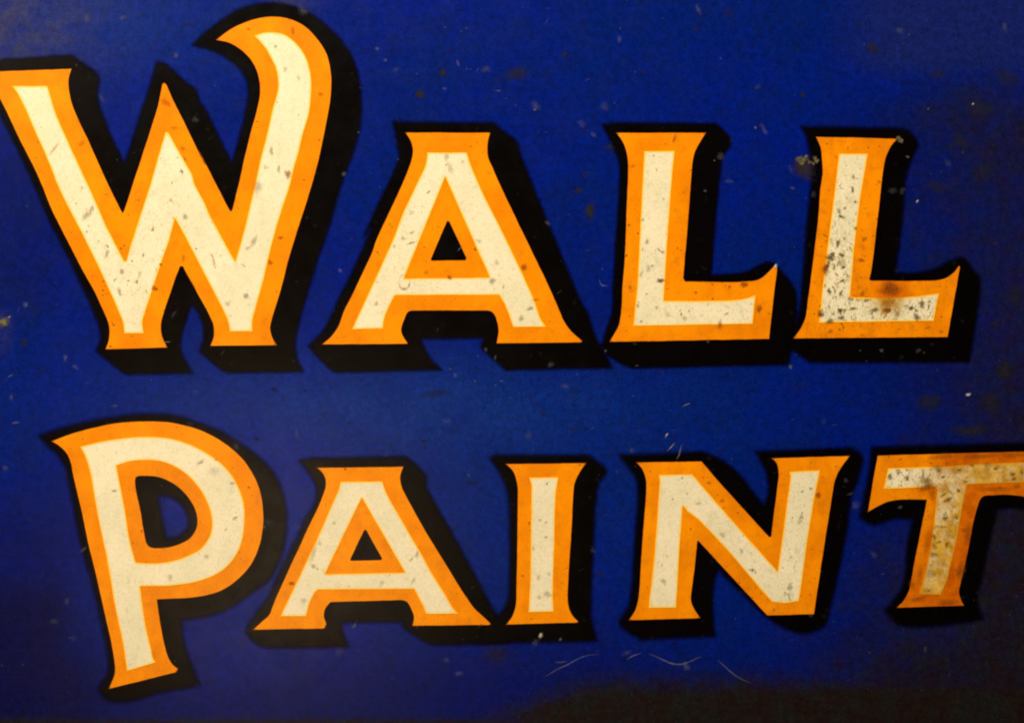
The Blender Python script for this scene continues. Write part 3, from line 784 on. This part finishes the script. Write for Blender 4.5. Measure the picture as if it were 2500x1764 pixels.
# bare chips that catch the lamp
for (x, y, rx, ry, rot, d) in [(1320, 1549, 5, 9, .5, .9), (1893, 650, 4, 8, .35, 1), (2363, 963, 7, 5, -.3, .9), (1627, 1061, 3, 6, .7, .8), (2375, 254, 3, 3, 0, .9), (2239, 491, 4, 3, -.6, .9)]:
    put_blobs('bare_chip', [(x, y, rx, ry, rot, 2.6, d)], PALE, sign)

# ring stain on the left foot of the upper A
V = []; F = []; B = []; Dn = []
n = 40
for k in range(n):
    a = 2 * math.pi * k / n
    d = (.45 if .3 < a < 2.6 else .14) * (.7 + .3 * math.sin(a * 5))
    for q, (r, b) in enumerate(((11, 0), (14.5, 1), (18.5, 0))):
        x = 987 + r * math.cos(a) * .92; y = 688 + r * math.sin(a) * 1.2
        V.append(((x - CX) * S, -2.5 * S, (CY - y) * S)); B.append(b); Dn.append(d)
    for q in range(2):
        F.append([k * 3 + q, ((k + 1) % n) * 3 + q, ((k + 1) % n) * 3 + q + 1, k * 3 + q + 1])
make_obj('ring_stain', V, F, OLIVE, sign, dict(body=B, cover=Dn))

# lumpy dried dirt beside the last L
clot = []
for (x, y, r, hh) in [(1951, 388, 8, 4), (1962, 392, 10, 6), (1958, 399, 7, 4), (1968, 383, 6, 4), (1990, 388, 7, 4), (1994, 394, 6, 3), (1975, 396, 6, 3),
                      (1953, 396, 5, 4), (1985, 399, 5, 3), (2194, 337, 6, 3), (2199, 344, 7, 2)]:
    clot.append((x, y, r * 1.35, r * 1.1, random.random() * 3, .9, 1.0, 12, .3, hh * .6))
put_blobs('dirt_clot', clot[:9], CLOT, sign, 'crusty grey brown dirt lump left of the last L')
put_blobs('dirt_clot', clot[9:], CLOT, sign, 'small dirt lump at the top right corner of the last L')
put_blobs('brown_halo', [(1962, 410, 40, 36, 0, .86, .75)], mat_blob('brown_halo_stain', (.030, .018, .012), (.022, .016, .014)), sign)


# scratches: thin raised burrs of pale enamel
def scratch(pts, w, dens, mat=GREYB):
    P = np.array(pts, float)
    V = []; F = []; B = []; Dn = []
    n = len(P)
    for i, q in enumerate(P):
        t = P[min(i + 1, n - 1)] - P[max(i - 1, 0)]
        t /= np.linalg.norm(t) + 1e-9
        nn = np.array([-t[1], t[0]])
        taper = math.sin(math.pi * (i + .35) / (n - .3)) ** .6
        for k, b in ((-1, 0.), (0, 1.), (1, 0.)):
            r = q + nn * k * w * (.6 + .5 * taper)
            V.append(((r[0] - CX) * S, -(1.05 + .15 * (k == 0)) * S, (CY - r[1]) * S))
            B.append(b); Dn.append(dens * taper)
    for i in range(n - 1):
        for k in (0, 1):
            a = i * 3 + k
            F.append([a, a + 1, a + 4, a + 3])
    return make_obj('scratch', V, F, mat, sign, dict(body=B, cover=Dn))


def curve(txt, o, sc):
    pts = [np.array([o[0] + float(a.split(',')[0]) / sc, o[1] + float(a.split(',')[1]) / sc]) for a in txt.split()]
    out = []
    for i in range(len(pts) - 1):
        p0 = pts[i - 1] if i else pts[0] - (pts[1] - pts[0])
        p3 = pts[i + 2] if i + 2 < len(pts) else pts[-1] + (pts[-1] - pts[-2])
        out += crom(p0, pts[i], pts[i + 1], p3, 6)
    out.append(pts[-1])
    return out


SC = 2296 / 680
scratch(curve('160,445 220,412 270,380 350,345 430,300 510,268 630,255', (1280, 1520), SC), 2.2, .34)
scratch(curve('845,300 890,272 965,247', (1280, 1520), SC), 2.4, .36)
scratch(curve('1020,250 1080,272 1150,305 1210,330 1280,340 1350,322 1420,290 1465,272', (1280, 1520), SC), 2.8, .34)
scratch(curve('1590,300 1640,345 1700,400 1770,450 1880,500', (1280, 1520), SC), 2.4, .28)
scratch(curve('250,318 300,322 350,312', (1280, 1520), SC), 3.0, .2)
scratch(curve('430,50 455,25 478,0', (1500, 1080), 3.24), 1.6, .6)
scratch(curve('490,135 510,100 520,60 535,10', (1500, 1080), 3.24), 2.6, .4)
scratch(curve('1545,70 1580,40 1612,5', (1150, 1080), 3.24), 1.6, .55)
scratch(curve('2230,272 2250,262 2268,256', (500, 850), 2296 / 1200), 1.8, .6)
scratch(curve('1335,1400 1360,1445 1410,1450', (1050, 250), 3.24), 2.2, .3)
scratch(curve('1290,437 1320,436 1350,434', (0, 700), 3.24), 1.2, .75)
scratch(curve('1190,1175 1230,1130', (750, 250), 3.24), 1.3, .6)
